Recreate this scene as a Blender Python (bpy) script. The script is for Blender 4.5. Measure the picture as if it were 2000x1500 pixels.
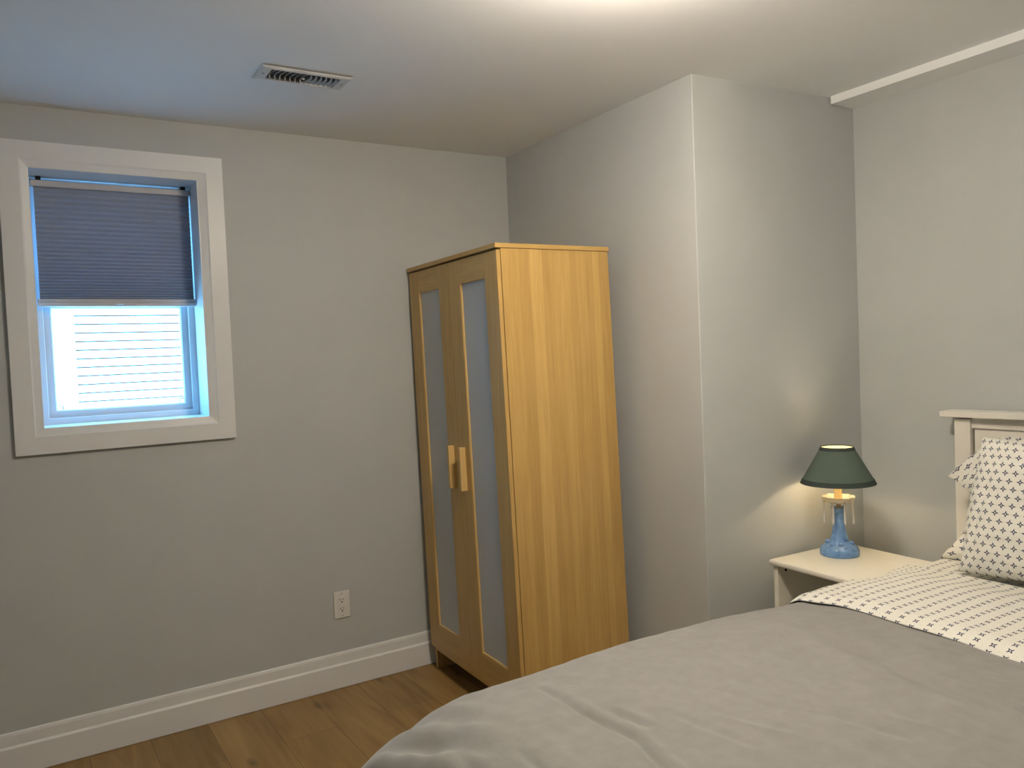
import bpy, bmesh, math, random
from mathutils import Vector, Matrix, noise
random.seed(7)
for o in list(bpy.data.objects):
    bpy.data.objects.remove(o, do_unlink=True)
sc = bpy.context.scene
COL = sc.collection
PI = math.pi

# ------------------------------------------------------------------ camera
# X runs right along the window wall, Y away from the camera, Z up; metres
F_PX = 1548.92
YAW, PITCH, ROLL = 0.5628, -0.036, -0.0416
CAM = Vector((-1.8918, -3.2665, 1.3937))
fw = Vector((math.sin(YAW) * math.cos(PITCH), math.cos(YAW) * math.cos(PITCH), math.sin(PITCH)))
r0 = Vector((math.cos(YAW), -math.sin(YAW), 0)); u0 = r0.cross(fw)
rt = r0 * math.cos(ROLL) + u0 * math.sin(ROLL)
up = -r0 * math.sin(ROLL) + u0 * math.cos(ROLL)
cd = bpy.data.cameras.new('camera')
cd.sensor_fit = 'HORIZONTAL'; cd.sensor_width = 36.0
cd.lens = F_PX * 36.0 / 2000.0
cd.clip_start = 0.02; cd.clip_end = 200
cam = bpy.data.objects.new('camera', cd); COL.objects.link(cam)
cam.matrix_world = Matrix(((rt.x, up.x, -fw.x, CAM.x), (rt.y, up.y, -fw.y, CAM.y), (rt.z, up.z, -fw.z, CAM.z), (0, 0, 0, 1)))
sc.camera = cam

# ------------------------------------------------------------------ world, exposure
sc.view_settings.view_transform = 'Standard'
sc.view_settings.look = 'None'
sc.view_settings.gamma = 1.0
sc.view_settings.use_curve_mapping = False
sc.view_settings.exposure = 1.5
W = bpy.data.worlds.new('daylight'); sc.world = W; W.use_nodes = True
bgn = W.node_tree.nodes['Background']
bgn.inputs[0].default_value = (0.15, 0.50, 1.0, 1)
bgn.inputs[1].default_value = 5.2
SUN = bpy.data.lights.new('sun', 'SUN'); SUN.energy = 9.0; SUN.color = (.58, .84, 1.0); SUN.angle = .01
sun_o = bpy.data.objects.new('sun', SUN); COL.objects.link(sun_o)
sun_o.rotation_euler = Vector((.77, .20, -.60)).to_track_quat('-Z', 'Y').to_euler()     # along the gap between the houses
LAMP_COL = (1.0, 0.865, 0.68)
CEIL_LAMP_EMIT = 39.5
TABLE_LAMP_W = 46

# ------------------------------------------------------------------ materials
def mat(name, color, rough=0.6, spec=0.35, **kw):
    m = bpy.data.materials.new(name); m.use_nodes = True
    b = m.node_tree.nodes['Principled BSDF']
    b.inputs['Base Color'].default_value = (*color, 1)
    b.inputs['Roughness'].default_value = rough
    b.inputs['Specular IOR Level'].default_value = spec
    for k, v in kw.items():
        b.inputs[k.replace('_', ' ')].default_value = v
    return m
def nd(m, t, **kw):
    n = m.node_tree.nodes.new(t)
    for k, v in kw.items(): setattr(n, k, v)
    return n
def lk(m, a, b): m.node_tree.links.new(a, b)
def bsdf(m): return m.node_tree.nodes['Principled BSDF']
def add_bump(m, scale, strength, dist=0.002, detail=4, vec=None, coord='Object'):
    tc = nd(m, 'ShaderNodeTexCoord'); n = nd(m, 'ShaderNodeTexNoise'); b = nd(m, 'ShaderNodeBump')
    n.inputs['Scale'].default_value = scale; n.inputs['Detail'].default_value = detail
    if vec:
        mp = nd(m, 'ShaderNodeMapping'); mp.inputs['Scale'].default_value = vec
        lk(m, tc.outputs[coord], mp.inputs[0]); lk(m, mp.outputs[0], n.inputs['Vector'])
    else:
        lk(m, tc.outputs[coord], n.inputs['Vector'])
    b.inputs['Strength'].default_value = strength; b.inputs['Distance'].default_value = dist
    lk(m, n.outputs['Fac'], b.inputs['Height']); lk(m, b.outputs[0], bsdf(m).inputs['Normal'])
    return n
def mottle(m, c1, c2, scale=3.0, detail=6, vec=None, coord='Object'):
    tc = nd(m, 'ShaderNodeTexCoord'); n = nd(m, 'ShaderNodeTexNoise'); r = nd(m, 'ShaderNodeValToRGB')
    n.inputs['Scale'].default_value = scale; n.inputs['Detail'].default_value = detail
    mp = nd(m, 'ShaderNodeMapping'); mp.inputs['Scale'].default_value = vec or (1, 1, 1)
    lk(m, tc.outputs[coord], mp.inputs[0]); lk(m, mp.outputs[0], n.inputs['Vector'])
    r.color_ramp.elements[0].position = 0.3; r.color_ramp.elements[0].color = (*c1, 1)
    r.color_ramp.elements[1].position = 0.7; r.color_ramp.elements[1].color = (*c2, 1)
    lk(m, n.outputs['Fac'], r.inputs[0]); lk(m, r.outputs[0], bsdf(m).inputs['Base Color'])
    return r

M = {}
M['wall'] = mat('wall_paint', (0.50, 0.51, 0.525), 0.55, 0.3)
mottle(M['wall'], (0.49, 0.512, 0.52), (0.51, 0.532, 0.54), 5); add_bump(M['wall'], 260, 0.12, 0.001)
M['ceiling'] = mat('ceiling_paint', (0.885, 0.905, 0.93), 0.75, 0.2); add_bump(M['ceiling'], 200, 0.15, 0.001)
M['trim'] = mat('trim_paint', (0.76, 0.775, 0.79), 0.38, 0.4)
M['plastic'] = mat('white_plastic', (0.75, 0.74, 0.72), 0.35, 0.5)
M['vinyl'] = mat('window_vinyl', (0.66, 0.68, 0.70), 0.35, 0.5)
M['slot'] = mat('dark_slot', (0.02, 0.018, 0.015), 0.6, 0.2)
M['register'] = mat('register_enamel', (0.66, 0.66, 0.65), 0.4, 0.5)
M['duct'] = mat('duct_dark', (0.05, 0.05, 0.05), 0.8, 0.2)
M['white_wood'] = mat('white_lacquer', (0.80, 0.77, 0.71), 0.35, 0.45)
M['nightstand_white'] = mat('nightstand_lacquer', (0.80, 0.77, 0.68), 0.3, 0.45)
M['metal'] = mat('brass_metal', (0.35, 0.25, 0.18), 0.3, 0.5, Metallic=1.0)
M['steel'] = mat('steel_clip', (0.30, 0.30, 0.31), 0.35, 0.5, Metallic=0.8)

def wood(name, axis, stops=None, base=(0.52, 0.335, 0.112), var=0.10, contrast=1.0):
    """birch veneer: lengthwise grain along `axis` (0 x, 1 y, 2 z in object space)"""
    m = mat(name, base, 0.38, 0.4)
    tc = nd(m, 'ShaderNodeTexCoord'); mp = nd(m, 'ShaderNodeMapping')
    s = [26.0, 26.0, 26.0]; s[axis] = 1.6
    mp.inputs['Scale'].default_value = s
    lk(m, tc.outputs['Object'], mp.inputs[0])
    n = nd(m, 'ShaderNodeTexNoise'); n.inputs['Scale'].default_value = 1.0; n.inputs['Detail'].default_value = 7; n.inputs['Distortion'].default_value = 0.8
    lk(m, mp.outputs[0], n.inputs['Vector'])
    mp2 = nd(m, 'ShaderNodeMapping'); s2 = [150.0] * 3; s2[axis] = 5.0; mp2.inputs['Scale'].default_value = s2
    lk(m, tc.outputs['Object'], mp2.inputs[0])
    n2 = nd(m, 'ShaderNodeTexNoise'); n2.inputs['Scale'].default_value = 1.0; n2.inputs['Detail'].default_value = 5
    lk(m, mp2.outputs[0], n2.inputs['Vector'])
    mx = nd(m, 'ShaderNodeMath', operation='ADD'); lk(m, n.outputs['Fac'], mx.inputs[0]); lk(m, n2.outputs['Fac'], mx.inputs[1])
    r = nd(m, 'ShaderNodeMapRange'); r.inputs['From Min'].default_value = 0.7; r.inputs['From Max'].default_value = 1.3
    r.inputs['To Min'].default_value = 1 - var * contrast; r.inputs['To Max'].default_value = 1 + var * contrast
    lk(m, mx.outputs[0], r.inputs['Value'])
    last = r.outputs[0]
    if stops:
        # glued-up staves, edges given along x in object space (metres)
        sx = nd(m, 'ShaderNodeSeparateXYZ'); lk(m, tc.outputs['Object'], sx.inputs[0])
        mr = nd(m, 'ShaderNodeMapRange'); mr.inputs['From Max'].default_value = 0.52
        lk(m, sx.outputs[0], mr.inputs['Value'])
        cr = nd(m, 'ShaderNodeValToRGB'); cr.color_ramp.interpolation = 'CONSTANT'
        e = cr.color_ramp.elements
        e[0].position = 0; e[0].color = (stops[0][1],) * 3 + (1,)
        e[1].position = stops[1][0] / 0.52; e[1].color = (stops[1][1],) * 3 + (1,)
        for p, v in stops[2:]:
            q = e.new(p / 0.52); q.color = (v, v, v, 1)
        lk(m, mr.outputs[0], cr.inputs[0])
        ml = nd(m, 'ShaderNodeMath', operation='MULTIPLY'); lk(m, cr.outputs[0], ml.inputs[0]); lk(m, last, ml.inputs[1])
        ml2 = nd(m, 'ShaderNodeMath', operation='MULTIPLY'); ml2.inputs[1].default_value = 2.0; lk(m, ml.outputs[0], ml2.inputs[0])
        last = ml2.outputs[0]
    hs = nd(m, 'ShaderNodeMixRGB', blend_type='MULTIPLY'); hs.inputs[0].default_value = 1.0
    hs.inputs[1].default_value = (*base, 1)
    cc = nd(m, 'ShaderNodeCombineXYZ')
    g = nd(m, 'ShaderNodeMath', operation='POWER'); g.inputs[1].default_value = 1.15; lk(m, last, g.inputs[0])
    b3 = nd(m, 'ShaderNodeMath', operation='POWER'); b3.inputs[1].default_value = 1.5; lk(m, last, b3.inputs[0])
    lk(m, last, cc.inputs[0]); lk(m, g.outputs[0], cc.inputs[1]); lk(m, b3.outputs[0], cc.inputs[2])
    lk(m, cc.outputs[0], hs.inputs[2]); lk(m, hs.outputs[0], bsdf(m).inputs['Base Color'])
    return m
ST = [(0, .50), (.079, .46), (.125, .545), (.178, .475), (.210, .50), (.253, .525), (.300, .48), (.335, .505), (.372, .47), (.408, .53), (.436, .455)]
M['birch_side'] = wood('birch_side', 2, ST, var=0.10)
M['birch_v'] = wood('birch_upright', 2, None, var=0.13)
M['birch_h'] = wood('birch_rail', 1, None, var=0.13)
M['birch_x'] = wood('birch_cross', 0, None, var=0.10)
M['birch_edge'] = wood('birch_edge', 2, None, base=(0.64, 0.44, 0.175), var=0.06)
M['birch_in'] = mat('cabinet_inside', (0.30, 0.13, 0.05), 0.7, 0.2)
M['frosted'] = mat('frosted_panel', (0.47, 0.49, 0.49), 0.33, 0.5)

# floor boards running along Y
def floor_mat():
    m = mat('oak_boards', (0.3, 0.2, 0.1), 0.42, 0.35)
    tc = nd(m, 'ShaderNodeTexCoord'); sx = nd(m, 'ShaderNodeSeparateXYZ'); lk(m, tc.outputs['Object'], sx.inputs[0])
    cx = nd(m, 'ShaderNodeCombineXYZ'); lk(m, sx.outputs[1], cx.inputs[0]); lk(m, sx.outputs[0], cx.inputs[1])
    mp0 = nd(m, 'ShaderNodeMapping'); mp0.inputs['Location'].default_value = (0.35, 0.085, 0); lk(m, cx.outputs[0], mp0.inputs[0])
    br = nd(m, 'ShaderNodeTexBrick'); br.offset = 0.37; br.offset_frequency = 2
    br.inputs['Scale'].default_value = 1.0; br.inputs['Brick Width'].default_value = 1.22; br.inputs['Row Height'].default_value = 0.205
    br.inputs['Mortar Size'].default_value = 0.0011; br.inputs['Mortar Smooth'].default_value = 0.2; br.inputs['Bias'].default_value = 0
    br.inputs['Color1'].default_value = (0.44, 0.44, 0.44, 1); br.inputs['Color2'].default_value = (0.56, 0.56, 0.56, 1)
    br.inputs['Mortar'].default_value = (0.2, 0.2, 0.2, 1)
    lk(m, mp0.outputs[0], br.inputs['Vector'])
    mp = nd(m, 'ShaderNodeMapping'); mp.inputs['Scale'].default_value = (14, 1.3, 1); lk(m, tc.outputs['Object'], mp.inputs[0])
    n = nd(m, 'ShaderNodeTexNoise'); n.inputs['Scale'].default_value = 1.0; n.inputs['Detail'].default_value = 8; n.inputs['Distortion'].default_value = 1.2
    lk(m, mp.outputs[0], n.inputs['Vector'])
    cr = nd(m, 'ShaderNodeValToRGB'); e = cr.color_ramp.elements
    e[0].position = 0.28; e[0].color = (0.19, 0.105, 0.032, 1); e[1].position = 0.72; e[1].color = (0.33, 0.21, 0.078, 1)
    lk(m, n.outputs['Fac'], cr.inputs[0])
    # sparse knots
    mp3 = nd(m, 'ShaderNodeMapping'); mp3.inputs['Scale'].default_value = (7.0, 2.6, 1); mp3.inputs['Location'].default_value = (0.3, 0.55, 0)
    lk(m, tc.outputs['Object'], mp3.inputs[0])
    vo = nd(m, 'ShaderNodeTexVoronoi'); vo.inputs['Scale'].default_value = 1.0; lk(m, mp3.outputs[0], vo.inputs['Vector'])
    kr = nd(m, 'ShaderNodeMapRange'); kr.inputs['From Min'].default_value = 0.02; kr.inputs['From Max'].default_value = 0.16
    kr.inputs['To Min'].default_value = 0.42; kr.inputs['To Max'].default_value = 1.0; lk(m, vo.outputs['Distance'], kr.inputs['Value'])
    m1 = nd(m, 'ShaderNodeMixRGB', blend_type='MULTIPLY'); m1.inputs[0].default_value = 1; lk(m, cr.outputs[0], m1.inputs[1]); lk(m, br.outputs['Color'], m1.inputs[2])
    m2 = nd(m, 'ShaderNodeMixRGB', blend_type='MULTIPLY'); m2.inputs[0].default_value = 1; lk(m, m1.outputs[0], m2.inputs[1]); lk(m, kr.outputs[0], m2.inputs[2])
    m3 = nd(m, 'ShaderNodeMixRGB', blend_type='MULTIPLY'); m3.inputs[0].default_value = 1; lk(m, m2.outputs[0], m3.inputs[1]); m3.inputs[2].default_value = (2, 2, 2, 1)
    m3.use_clamp = False
    lk(m, m3.outputs[0], bsdf(m).inputs['Base Color'])
    b = nd(m, 'ShaderNodeBump'); b.inputs['Strength'].default_value = 0.3; b.inputs['Distance'].default_value = 0.001
    lk(m, br.outputs['Color'], b.inputs['Height']); lk(m, b.outputs[0], bsdf(m).inputs['Normal'])
    return m
M['floor'] = floor_mat()

def glass_thin():
    m = bpy.data.materials.new('window_glass'); m.use_nodes = True
    nt = m.node_tree; nt.nodes.clear()
    o = nt.nodes.new('ShaderNodeOutputMaterial'); mx = nt.nodes.new('ShaderNodeMixShader')
    t = nt.nodes.new('ShaderNodeBsdfTransparent'); t.inputs[0].default_value = (0.93, 0.96, 0.95, 1)
    g = nt.nodes.new('ShaderNodeBsdfGlossy'); g.inputs['Roughness'].default_value = 0.02
    mx.inputs[0].default_value = 0.06
    nt.links.new(t.outputs[0], mx.inputs[1]); nt.links.new(g.outputs[0], mx.inputs[2]); nt.links.new(mx.outputs[0], o.inputs[0])
    return m
M['glass'] = glass_thin()
M['crystal'] = mat('cut_crystal', (1, 0.98, 0.94), 0.08, 0.5, IOR=1.5)
bsdf(M['crystal']).inputs['Transmission Weight'].default_value = 0.65

def translucent(name, c, tr, rough=0.8, mixf=0.3):
    m = bpy.data.materials.new(name); m.use_nodes = True
    nt = m.node_tree; b = nt.nodes['Principled BSDF']; o = nt.nodes['Material Output']
    b.inputs['Base Color'].default_value = (*c, 1); b.inputs['Roughness'].default_value = rough; b.inputs['Specular IOR Level'].default_value = 0.15
    t = nt.nodes.new('ShaderNodeBsdfTranslucent'); t.inputs[0].default_value = (*tr, 1)
    mx = nt.nodes.new('ShaderNodeMixShader'); mx.inputs[0].default_value = mixf
    nt.links.new(b.outputs[0], mx.inputs[1]); nt.links.new(t.outputs[0], mx.inputs[2]); nt.links.new(mx.outputs[0], o.inputs[0])
    return m
M['shade_cell'] = translucent('honeycomb_fabric', (0.38, 0.43, 0.53), (0.50, 0.53, 0.62), 0.85, 0.12)
M['shade_rail'] = mat('shade_rail', (0.55, 0.54, 0.56), 0.45, 0.4)
M['lamp_shade'] = translucent('lampshade_cloth', (0.13, 0.17, 0.145), (0.42, 0.48, 0.36), 0.8, 0.25)
M['lamp_trim'] = mat('lampshade_trim', (0.045, 0.06, 0.055), 0.7, 0.2)
M['lamp_lining'] = mat('lampshade_lining', (0.75, 0.65, 0.42), 0.7, 0.2)
M['candle'] = mat('candle_sleeve', (0.80, 0.66, 0.42), 0.5, 0.3)
M['blue_glass'] = mat('blue_ceramic', (0.16, 0.27, 0.50), 0.12, 0.6)
mottle(M['blue_glass'], (0.10, 0.22, 0.47), (0.20, 0.36, 0.66), 45, 3)
M['bulb'] = mat('bulb', (1, 0.9, 0.7), 0.4, 0.2); bsdf(M['bulb']).inputs['Emission Color'].default_value = (1, 0.78, 0.42, 1); bsdf(M['bulb']).inputs['Emission Strength'].default_value = 14
M['dome'] = mat('lamp_dome', (0.9, 0.88, 0.84), 0.5, 0.3)
bsdf(M['dome']).inputs['Emission Color'].default_value = (*LAMP_COL, 1); bsdf(M['dome']).inputs['Emission Strength'].default_value = CEIL_LAMP_EMIT
M['siding'] = mat('vinyl_siding', (0.80, 0.81, 0.80), 0.6, 0.3)
M['ground'] = mat('gravel', (0.45, 0.45, 0.44), 0.9, 0.1); mottle(M['ground'], (0.60, 0.60, 0.60), (0.75, 0.75, 0.74), 20)

# linen of the duvet cover
M['duvet'] = mat('duvet_linen', (0.36, 0.345, 0.33), 0.85, 0.15)
mottle(M['duvet'], (0.245, 0.240, 0.228), (0.28, 0.273, 0.26), 26, 9)
bsdf(M['duvet']).inputs['Sheen Weight'].default_value = 0.35; bsdf(M['duvet']).inputs['Sheen Roughness'].default_value = 0.5
add_bump(M['duvet'], 1.0, 0.55, 0.006, 9, vec=(22, 9, 12))

def print_mat(name, pu, pv, drop, diag, k=1.0, rot=0.0):
    """white cotton printed with small navy rosettes in a half-drop repeat, faint olive dots between (UV in metres)"""
    m = mat(name, (0.8, 0.8, 0.76), 0.8, 0.15)
    uv = nd(m, 'ShaderNodeUVMap'); mp = nd(m, 'ShaderNodeMapping'); mp.inputs['Rotation'].default_value = (0, 0, rot)
    lk(m, uv.outputs[0], mp.inputs[0])
    sx = nd(m, 'ShaderNodeSeparateXYZ'); lk(m, mp.outputs[0], sx.inputs[0])
    def mth(op, a, b=None):
        n = nd(m, 'ShaderNodeMath', operation=op)
        for i, v in enumerate((a, b)):
            if v is None: continue
            if isinstance(v, (int, float)): n.inputs[i].default_value = v
            else: lk(m, v, n.inputs[i])
        return n.outputs[0]
    def cell(off_u, off_v):
        # coordinates (metres) from the centre of the nearest lattice cell
        a = mth('ADD', sx.outputs[0], off_u * pu); b = mth('ADD', sx.outputs[1], off_v * pv)
        fa = mth('MULTIPLY', mth('SUBTRACT', mth('FRACT', mth('DIVIDE', a, pu)), 0.5), pu)
        fb = mth('MULTIPLY', mth('SUBTRACT', mth('FRACT', mth('DIVIDE', b, pv)), 0.5), pv)
        if diag:
            return mth('ABSOLUTE', mth('MULTIPLY', mth('ADD', fa, fb), .7071 / k)), mth('ABSOLUTE', mth('MULTIPLY', mth('SUBTRACT', fa, fb), .7071 / k))
        return mth('ABSOLUTE', mth('DIVIDE', fa, k)), mth('ABSOLUTE', mth('DIVIDE', fb, k))
    def ls(a, b): return mth('LESS_THAN', a, b)
    def gt(a, b): return mth('GREATER_THAN', a, b)
    def motif(ou, ov):
        x, y = cell(ou, ov)
        d = mth('ADD', x, y)
        ring = mth('MULTIPLY', ls(d, 0.0080), gt(d, 0.0036))
        hi = mth('MAXIMUM', x, y); lo = mth('MINIMUM', x, y)
        petal = mth('MULTIPLY', ls(mth('ADD', mth('ABSOLUTE', mth('SUBTRACT', hi, 0.0092)), mth('MULTIPLY', lo, 0.9)), 0.0026), 1.0)
        stem = mth('MULTIPLY', mth('MULTIPLY', ls(hi, 0.0092), gt(hi, 0.0055)), ls(lo, 0.0013))
        return mth('MAXIMUM', mth('MAXIMUM', ring, petal), stem)
    navy = mth('MAXIMUM', motif(0, 0), motif(0.5, 0.5)) if drop else motif(0, 0)
    def dot(ou, ov):
        x, y = cell(ou, ov)
        return ls(mth('ADD', mth('POWER', x, 2.0), mth('POWER', y, 2.0)), 0.0013 ** 2)
    olive = mth('MAXIMUM', dot(0.5, 0), dot(0, 0.5)) if drop else dot(.5, .5)
    a = nd(m, 'ShaderNodeMixRGB'); a.inputs[1].default_value = (0.78, 0.77, 0.71, 1); a.inputs[2].default_value = (0.55, 0.50, 0.33, 1); lk(m, olive, a.inputs[0])
    b = nd(m, 'ShaderNodeMixRGB'); lk(m, a.outputs[0], b.inputs[1]); b.inputs[2].default_value = (0.040, 0.050, 0.100, 1); lk(m, navy, b.inputs[0])
    lk(m, b.outputs[0], bsdf(m).inputs['Base Color'])
    return m
M['print'] = print_mat('printed_cotton', .0395, .0262, False, True, .80)
M['print_case'] = print_mat('printed_cotton_case', .0315, .0530, True, False, .84)
M['mattress'] = mat('mattress_ticking', (0.7, 0.69, 0.66), 0.9, 0.1)

# ------------------------------------------------------------------ mesh helpers
class MB:
    """collects shapes in world coordinates and links them as one mesh object"""
    def __init__(s): s.v = []; s.f = []; s.uv = {}
    def box(s, x0, x1, y0, y1, z0, z1, T=None, bev=0.0):
        bm = bmesh.new(); bmesh.ops.create_cube(bm, size=1.0)
        for v in bm.verts:
            v.co = Vector((x0 + (v.co.x + .5) * (x1 - x0), y0 + (v.co.y + .5) * (y1 - y0), z0 + (v.co.z + .5) * (z1 - z0)))
        if bev > 0:
            bmesh.ops.bevel(bm, geom=bm.edges[:], offset=bev, segments=3, profile=0.5, affect='EDGES')
        s.add_bm(bm, T); bm.free(); return s
    def add_bm(s, bm, T=None):
        n = len(s.v); bm.verts.ensure_lookup_table(); bm.verts.index_update()
        for v in bm.verts:
            s.v.append(tuple(T(v.co) if T else v.co))
        for f in bm.faces: s.f.append([n + v.index for v in f.verts])
    def prism(s, poly, z0, z1):
        n = len(s.v); k = len(poly)
        s.v += [(x, y, z0 if not callable(z0) else z0(x, y)) for x, y in poly] + [(x, y, z1 if not callable(z1) else z1(x, y)) for x, y in poly]
        s.f.append([n + i for i in reversed(range(k))]); s.f.append([n + k + i for i in range(k)])
        for i in range(k):
            j = (i + 1) % k; s.f.append([n + i, n + j, n + k + j, n + k + i])
        return s
    def extrude(s, prof, a, b, du, dv):
        """profile [(u,v)] swept from point a to b; du, dv give the axes of u and v"""
        n = len(s.v); k = len(prof); a = Vector(a); b = Vector(b); du = Vector(du); dv = Vector(dv)
        for p in (a, b):
            for u, v in prof: s.v.append(tuple(p + du * u + dv * v))
        for i in range(k):
            j = (i + 1) % k; s.f.append([n + i, n + j, n + k + j, n + k + i])
        s.f.append([n + i for i in reversed(range(k))]); s.f.append([n + k + i for i in range(k)])
        return s
    def lathe(s, prof, c, seg=40, rfun=None, closed=False):
        n = len(s.v); k = len(prof)
        for r, z in prof:
            for i in range(seg):
                a = 2 * PI * i / seg; rr = r * (rfun(a, z) if rfun else 1)
                s.v.append((c[0] + rr * math.cos(a), c[1] + rr * math.sin(a), c[2] + z))
        for j in range(k - 1):
            for i in range(seg):
                i2 = (i + 1) % seg
                s.f.append([n + j * seg + i, n + j * seg + i2, n + (j + 1) * seg + i2, n + (j + 1) * seg + i])
        if closed:
            for i in range(seg):
                i2 = (i + 1) % seg
                s.f.append([n + (k - 1) * seg + i, n + (k - 1) * seg + i2, n + i2, n + i])
        else:
            if prof[0][0] > 1e-5: s.f.append([n + i for i in reversed(range(seg))])
            if prof[-1][0] > 1e-5: s.f.append([n + (k - 1) * seg + i for i in range(seg)])
        return s
    def tube(s, pts, r, seg=10):
        pts = [Vector(p) for p in pts]; n = len(s.v); k = len(pts); ref = None
        for j, p in enumerate(pts):
            d = (pts[min(j + 1, k - 1)] - pts[max(j - 1, 0)]).normalized()
            if ref is None: ref = Vector((0, 0, 1)) if abs(d.z) < 0.9 else Vector((1, 0, 0))
            a = d.cross(ref).normalized(); b = a.cross(d).normalized(); ref = b
            rr = r[j] if isinstance(r, (list, tuple)) else r
            for i in range(seg):
                t = 2 * PI * i / seg; q = p + a * (rr * math.cos(t)) + b * (rr * math.sin(t)); s.v.append(tuple(q))
        for j in range(k - 1):
            for i in range(seg):
                i2 = (i + 1) % seg
                s.f.append([n + j * seg + i, n + j * seg + i2, n + (j + 1) * seg + i2, n + (j + 1) * seg + i])
        s.f.append([n + i for i in reversed(range(seg))]); s.f.append([n + (k - 1) * seg + i for i in range(seg)])
        return s
    def ring_frame(s, prof, x0, x1, z0, z1, yv):
        """mitred frame in the XZ plane; prof is [(inset, y)] closed"""
        n = len(s.v); k = len(prof)
        for cx, cz, sx, sz in ((x0, z0, 1, 1), (x1, z0, -1, 1), (x1, z1, -1, -1), (x0, z1, 1, -1)):
            for u, y in prof: s.v.append((cx + sx * u, yv + y, cz + sz * u))
        for c in range(4):
            c2 = (c + 1) % 4
            for i in range(k):
                j = (i + 1) % k; s.f.append([n + c * k + i, n + c2 * k + i, n + c2 * k + j, n + c * k + j])
        return s
    def build(s, name, m, parent=None, smooth=False, angle=None):
        me = bpy.data.meshes.new(name)
        off = parent_origin(parent)
        me.from_pydata([(v[0] - off.x, v[1] - off.y, v[2] - off.z) for v in s.v], [], s.f)
        bm = bmesh.new(); bm.from_mesh(me); bmesh.ops.recalc_face_normals(bm, faces=bm.faces[:]); bm.to_mesh(me); bm.free()
        o = bpy.data.objects.new(name, me); COL.objects.link(o); me.materials.append(m)
        if parent: o.parent = parent
        if smooth or angle:
            for p in me.polygons: p.use_smooth = True
            if angle:
                mod = None
                me.set_sharp_from_angle(angle=math.radians(angle))
        return o
def parent_origin(p):
    v = Vector((0, 0, 0))
    while p is not None: v += p.location; p = p.parent
    return v
def empty(name, loc, label=None, cat=None, group=None, kind=None):
    o = bpy.data.objects.new(name, None); COL.objects.link(o); o.location = loc; o.empty_display_size = 0.1
    tag(o, label, cat, group, kind); return o
def tag(o, label=None, cat=None, group=None, kind=None):
    for k, v in (('label', label), ('category', cat), ('group', group), ('kind', kind)):
        if v: o[k] = v
    return o
def struct(name, mb, m, parent=None, label=None, **kw):
    o = mb.build(name, m, parent, **kw)
    if parent is None: o['kind'] = 'structure'
    if label: o['label'] = label
    return o
def grid_obj(name, nu, nv, fn, m, parent=None, uvfn=None, thick=0.0, subsurf=0):
    me = bpy.data.meshes.new(name); off = parent_origin(parent)
    vs = []; fs = []
    for j in range(nv + 1):
        for i in range(nu + 1):
            p = fn(i / nu, j / nv); vs.append((p[0] - off.x, p[1] - off.y, p[2] - off.z))
    for j in range(nv):
        for i in range(nu):
            a = j * (nu + 1) + i; fs.append((a, a + 1, a + nu + 2, a + nu + 1))
    me.from_pydata(vs, [], fs)
    if uvfn:
        ul = me.uv_layers.new(name='UVMap')
        for p in me.polygons:
            for li, vi in zip(p.loop_indices, p.vertices):
                j, i = divmod(vi, nu + 1); ul.data[li].uv = uvfn(i / nu, j / nv)
    for p in me.polygons: p.use_smooth = True
    o = bpy.data.objects.new(name, me); COL.objects.link(o); me.materials.append(m)
    if parent: o.parent = parent
    if thick:
        s = o.modifiers.new('thickness', 'SOLIDIFY'); s.thickness = thick; s.offset = -1
    return o
def smoothstep(a, b, x):
    t = min(1, max(0, (x - a) / (b - a))); return t * t * (3 - 2 * t)

# ------------------------------------------------------------------ room
H0, HX, HY = 2.3482, 0.0047, -0.0062
def HH(x, y): return H0 + HX * x + HY * y
XL, YF = -3.05, -4.65                      # left wall, wall behind the camera
BX, BY = 0.1868, -1.237                    # outer corner of the boxed-out corner
RX, RY = 1.038, -1.2865                    # inner corner with the right wall
WX0, WX1, WZ0, WZ1 = -1.8006, -1.2427, 1.205, 2.1215      # window opening
FRD = 0.172                                 # depth at which the window frame starts

fl = MB().box(XL, RX, YF, 0.0, -0.1, 0.0)
struct('floor', fl, M['floor'])
ce = MB(); n = 0
poly = [(XL - .1, YF - .1), (RX + .12, YF - .1), (RX + .12, .25), (XL - .1, .25)]
ce.prism(poly, HH, 2.52)
struct('ceiling', ce, M['ceiling'])
wb = MB()
wb.box(XL - .1, WX0 - .012, 0, .25, -.1, 2.45); wb.box(WX1 + .012, BX, 0, .25, -.1, 2.45)
wb.box(WX0 - .012, WX1 + .012, 0, .25, -.1, WZ0 - .012); wb.box(WX0 - .012, WX1 + .012, 0, .25, WZ1 + .012, 2.45)
struct('wall_back', wb, M['wall'])
# boxed-out corner, softly rounded outer edge
cr = []
for k in range(6):
    a = PI / 2 * k / 5; cr.append((BX + .004 - .004 * math.cos(a), BY + .004 - .004 * math.sin(a)))
bump = MB().prism([(BX, .25)] + cr + [(RX + .12, RY - (0.12 * .058)), (RX + .12, .25)], -.1, 2.45)
struct('wall_corner', bump, M['wall'])
struct('wall_right', MB().box(RX, RX + .12, YF - .1, RY, -.1, 2.45), M['wall'])
struct('wall_left', MB().box(XL - .1, XL, YF, 0, -.1, 2.45), M['wall'])
struct('wall_front', MB().box(XL - .1, RX, YF - .1, YF, -.1, 2.45), M['wall'])
# boxed beam along the top of the right wall
bz = MB()
for i, (x, yy) in enumerate(((RX - .1418, RY), (RX, RY), (RX, YF), (RX - .1418, YF))): pass
zb = HH(RX, -1.237) - .0307
bz.prism([(RX - .1418, YF), (RX, YF), (RX, RY), (RX - .1418, RY)], lambda x, y: zb - .0055 * (y + 1.286), lambda x, y: 2.42)
tag(struct('trim_1', bz, M['ceiling']), 'boxed white beam along the top of the right wall')

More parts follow.
